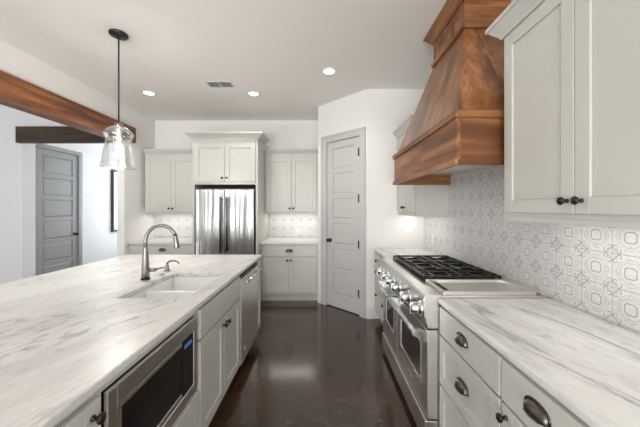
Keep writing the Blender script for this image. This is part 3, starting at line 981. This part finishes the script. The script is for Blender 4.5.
# --- range
rg = thing('range', 'large stainless steel gas range with two ovens, black grates and griddle', 'range', (.95, (RNG0 + RNG1) / 2, 0))
oo = tuple(rg.location)
y0, y1 = RNG0 + .002, RNG1 - .002
XB = XR - .012
mb = MB().box(.682, XB, y0, y1, .10, .895)
for yy in (y0 + .06, y1 - .06):
    for xx in (.74, 1.25):
        mb.lathe([(.02, 0), (.02, .10)], (xx, yy, 0), 'z', 12)
mb.build('body', M['steel_side'], rg, oo, bevel=.002)
MB().box(.700, XB, y0, y1, .896, .924).build('cooktop', M['steel'], rg, oo, bevel=.003)
prof = [(.699, .735), (.622, .735), (.600, .80), (.594, .90), (.598, .92), (.610, .930), (.699, .930)]
MB().prism(prof, 'y', y0, y1).build('control_panel', M['steel'], rg, oo, bevel=.002)
for yy in (1.715, 1.935, 2.17, 2.36, 2.54, 2.73):
    k = MB().lathe([(.046, 0), (.046, .008), (.040, .014), (.038, .018)], (.597, yy, .838), '-x', 28)
    k_ = k.build('knob', M['chrome'], rg, oo)
    k2 = MB().lathe([(.034, .018), (.035, .030), (.032, .058), (.028, .063), (.004, .064)], (.597, yy, .838), '-x', 24)
    k2.box(.527, .575, yy - .005, yy + .005, .838 - .036, .838 + .036)
    k2.build('grip', M['chrome'], k_, oo)
def oven_door(a, b, wa, wb_, label):
    m = MB()
    x0, x1 = .618, .680
    z0, z1 = .20, .722
    # door with a framed window opening
    m.box(x0, x1, a, wa, z0, z1).box(x0, x1, wb_, b, z0, z1).box(x0, x1, wa, wb_, z0, .365).box(x0, x1, wa, wb_, .595, z1)
    d_ = m.build('oven_door', M['steel'], rg, oo, bevel=.003)
    tag(MB().box(x0 + .006, x1 - .004, wa, wb_, .365, .595).build('window', M['oven_glass'], d_, oo), 'dark oven window')
    m = MB()
    for p, q, r_, s_ in ((wa - .012, wa, .353, .607), (wb_, wb_ + .012, .353, .607)):
        m.box(x0 - .004, x0 - .0002, p, q, r_, s_)
    m.box(x0 - .004, x0 - .0002, wa, wb_, .353, .365).box(x0 - .004, x0 - .0002, wa, wb_, .595, .607)
    m.build('window_frame', M['chrome'], d_, oo, bevel=.001)
    h = MB().tube([(.550, a + .016, .700), (.550, b - .016, .700)], .019, 18)
    for p in (a + .012, b - .052):
        h.prism([(.618, .645), (.618, .715), (.550, .721), (.532, .712), (.532, .690), (.550, .680)], 'y', p, p + .040)
    h.build('handle', M['chrome'], d_, oo, bevel=.002)
    return d_
YM = 2.342
d_ = oven_door(y0 + .004, YM - .003, 1.785, 2.235, '')
tag(MB().box(.6155, .618, 1.98, 2.05, .265, .283).build('badge', M['chrome'], d_, oo), 'small metal badge')
oven_door(YM + .003, y1 - .004, 2.455, 2.755, '')
MB().box(.606, .680, y0 + .004, y1 - .004, .045, .190).build('kick_plate', M['steel'], rg, oo, bevel=.003)
# griddle with its stainless surround
GY0, GY1 = y0 + .01, 1.972
GX0, GX1 = .715, 1.262
m = MB()
m.box(GX0, GX1, GY0, GY0 + .035, .9245, .948).box(GX0, GX1, GY1 - .02, GY1, .9245, .948)
m.box(GX0, GX0 + .03, GY0 + .035, GY1 - .02, .9245, .940).box(GX1 - .03, GX1, GY0 + .035, GY1 - .02, .9245, .948)
g_ = m.build('griddle', M['steel'], rg, oo, bevel=.003)
MB().box(GX0 + .075, GX1 - .03, GY0 + .035, GY1 - .02, .9245, .934).build('plate', M['steel'], g_, oo, bevel=.002)
tag(MB().box(GX0 + .03, GX0 + .074, GY0 + .05, GY1 - .035, .9245, .928).build('grease_slot', M['black'], g_, oo), 'black grease slot')
# three pairs of burners below three cast-iron grates
GS, GE = 1.985, y1 - .012
gw = (GE - GS) / 3
for k in range(3):
    a, b = GS + k * gw + .003, GS + (k + 1) * gw - .003
    ym = (a + b) / 2
    tag(MB().box(.712, 1.258, a, b, .9243, .9275).build('burner_pan', M['black'], rg, oo), 'black burner pan')
    for xc in (.845, 1.125):
        bu = MB().lathe([(.055, .928), (.055, .936), (.040, .938), (.040, .946), (.036, .949), (.004, .949)], (xc, ym, 0), 'z', 24)
        tag(bu.build('burner', M['iron'], rg, oo), 'black burner cap')
    m = MB()
    bw = .012
    zt0, zt1 = .950, .966
    for xx in (.715, .985, 1.243):
        m.box(xx, xx + bw, a, b, zt0, zt1)
    for yy in (a, b - bw, ym - bw / 2):
        m.box(.715, 1.255, yy, yy + bw, zt0, zt1)
    for xc in (.845, 1.125):
        for dx_ in (-.062, .062):
            m.box(xc + dx_ - bw / 2, xc + dx_ + bw / 2, a, ym - .045, zt0, zt1 + .002)
            m.box(xc + dx_ - bw / 2, xc + dx_ + bw / 2, ym + .045, b, zt0, zt1 + .002)
        for dy_ in (-.075, .075):
            m.box(xc - .13, xc - .045, ym + dy_ - bw / 2, ym + dy_ + bw / 2, zt0, zt1 + .002)
            m.box(xc + .045, xc + .13, ym + dy_ - bw / 2, ym + dy_ + bw / 2, zt0, zt1 + .002)
    for xx in (.715, 1.243):
        for yy in (a, b - bw):
            m.box(xx, xx + bw, yy, yy + bw, .928, zt0)
    tag(m.build('grate', M['iron'], rg, oo, bevel=.002), 'black cast iron grate')
MB().box(1.285, XB, y0, y1, .9245, .940).build('back_trim', M['steel'], rg, oo, bevel=.003)

# ------------------------------------------------------------------ ceiling fixtures
def spot(name, loc, power, col, size=.07, angle=2.4):
    d = bpy.data.lights.new(name, 'SPOT')
    d.energy, d.color, d.shadow_soft_size, d.spot_size, d.spot_blend = power, col, size, angle, .7
    o = bpy.data.objects.new(name, d)
    o.location = loc
    COL.objects.link(o)
    return o
WARM = (1.0, .96, .905)
def downlight(x, y, label):
    r = thing('recessed_light', label, 'ceiling light', (x, y, CEIL), 0, None)
    MB().lathe([(.062, 0), (.092, 0), (.094, .004), (.088, .008), (.068, .010), (.062, .004)], (0, 0, 0), '-z', 32, False).build('trim_ring', M['trim'], r)
    tag(MB().lathe([(.064, .0005), (.064, .0045), (.003, .0055)], (0, 0, 0), '-z', 32).build('lens', M['lamp'], r), 'glowing white lens')
    spot('recessed_lamp', (x, y, CEIL - .03), 21, WARM)
    return r
downlight(.079, 3.22, 'round recessed ceiling light nearest the closet, the rightmost')
downlight(-.925, 3.85, 'round recessed ceiling light beside the air vent, in front of the refrigerator')
downlight(-2.33, 3.83, 'round recessed ceiling light beyond the pendant rod, the leftmost')

vt = thing('ceiling_vent', 'small rectangular grey slatted air vent in the ceiling', 'vent', (-1.275, 3.555, CEIL))
m = MB()
hw_, hl_ = .155, .085
m.box(-hw_, hw_, -hl_, -hl_ + .016, -.010, -.0005).box(-hw_, hw_, hl_ - .016, hl_, -.010, -.0005)
m.box(-hw_, -hw_ + .016, -hl_ + .016, hl_ - .016, -.010, -.0005).box(hw_ - .016, hw_, -hl_ + .016, hl_ - .016, -.010, -.0005).box(-.008, .008, -hl_ + .016, hl_ - .016, -.010, -.0005)
m.build('frame', M['vent_grey'], vt, bevel=.001)
tag(MB().box(-hw_ + .01, hw_ - .01, -hl_ + .01, hl_ - .01, -.0015, -.0004).build('duct_opening', M['black'], vt), 'dark opening')
for s_ in (-1, 1):
    for k in range(9):
        yy = -.060 + k * .015
        xa, xb = (.009, hw_ - .017) if s_ > 0 else (-hw_ + .017, -.009)
        MB().hexa([(xa, yy, -.009), (xb, yy, -.009), (xb, yy + .002, -.009), (xa, yy + .002, -.009),
                   (xa, yy + .006, -.002), (xb, yy + .006, -.002), (xb, yy + .008, -.002), (xa, yy + .008, -.002)]).build('slat', M['vent_grey'], vt)

# ------------------------------------------------------------------ pendant
PX, PY = -1.808, 2.53
pd = thing('pendant_light', 'clear glass bell pendant lamp hanging on a dark rod over the island', 'pendant lamp', (PX, PY, CEIL))
oo = (PX, PY, CEIL)
MB().lathe([(.074, .0008), (.074, .014), (.066, .022), (.016, .026), (.014, .040)], (0, 0, 0), '-z', 28).build('canopy', M['rod'], pd)
MB().lathe([(.0065, .03), (.0065, .80)], (0, 0, 0), '-z', 12).build('rod', M['rod'], pd)
MB().lathe([(.012, .79), (.030, .80), (.034, .815), (.030, .84), (.022, .845), (.022, .945), (.016, .95)], (0, 0, 0), '-z', 20).build('socket', M['nickel'], pd)
tag(MB().lathe([(.011, .945), (.013, .965), (.020, .985), (.024, 1.005), (.020, 1.022), (.010, 1.03), (.002, 1.032)], (0, 0, 0), '-z', 20).build('bulb', M['bulb'], pd), 'lit frosted bulb')
gp = [(0.033, 0.828), (0.056, 0.833), (0.084, 0.853), (0.1064, 0.876), (0.1136, 0.894), (0.1088, 0.915), (0.0968, 0.937), (0.0944, 0.95), (0.0992, 0.98), (0.1096, 1.04), (0.1216, 1.12), (0.1304, 1.17), (0.1344, 1.195)]
tag(MB().lathe(gp, (0, 0, 0), '-z', 40, False).build('glass_shade', M['glass'], pd, solid=.003), 'clear glass bell shade')
def bulb_light(name, loc, power, size=.036):
    d = bpy.data.lights.new(name, 'POINT')
    d.energy, d.color, d.shadow_soft_size = power, WARM, size
    o = bpy.data.objects.new(name, d)
    o.location = loc
    COL.objects.link(o)
bulb_light('pendant_lamp', (PX, PY, CEIL - 1.075), 26)

# under-cabinet lamps
def under(loc, sx, sy, power):
    area('under_cabinet_lamp', loc, (0, 0, 0), sx, sy, power, (1.0, .97, .93))
under((-.50, 4.83, 1.34), .75, .05, 1.5)
under((-2.45, 4.83, 1.34), .75, .05, 1.4)
under((1.14, 3.33, 1.352), .05, .65, .75)
under((1.14, 1.10, 1.374), .05, .80, .9)

# ------------------------------------------------------------------ small wall things
def outlet(loc, rz, label):
    r = thing('outlet', label, 'outlet', loc, rz)
    MB().box(-.036, .036, -.006, -.0005, -.058, .058).build('cover_plate', M['plastic'], r, bevel=.002)
    for z in (-.021, .021):
        s_ = MB().lathe([(.0165, .006), (.0165, .0075), (.002, .0075)], (0, 0, z), '-y', 18).build('socket', M['plastic'], r)
    return r
outlet((-.413, YB - .0085, 1.03), 0, 'white electrical outlet on the tile right of the refrigerator')
outlet((XR - .0085, 3.39, 1.06), -PI / 2, 'white electrical outlet on the tile beyond the range')

mr = thing('wall_mirror', 'tall narrow black framed mirror on the hallway wall past the grey door', 'mirror', (-4.489, 6.42, .93), PI / 2)
hw_, hh = .37, 1.33
m = MB()
m.box(-hw_, -hw_ + .05, -.045, 0, 0, hh).box(hw_ - .05, hw_, -.045, 0, 0, hh).box(-hw_ + .05, hw_ - .05, -.045, 0, 0, .05).box(-hw_ + .05, hw_ - .05, -.045, 0, hh - .05, hh)
m.build('frame', M['black_metal'], mr, bevel=.003)
tag(MB().box(-hw_ + .05, hw_ - .05, -.020, -.001, .05, hh - .05).build('glass', M['mirror'], mr), 'mirror glass')
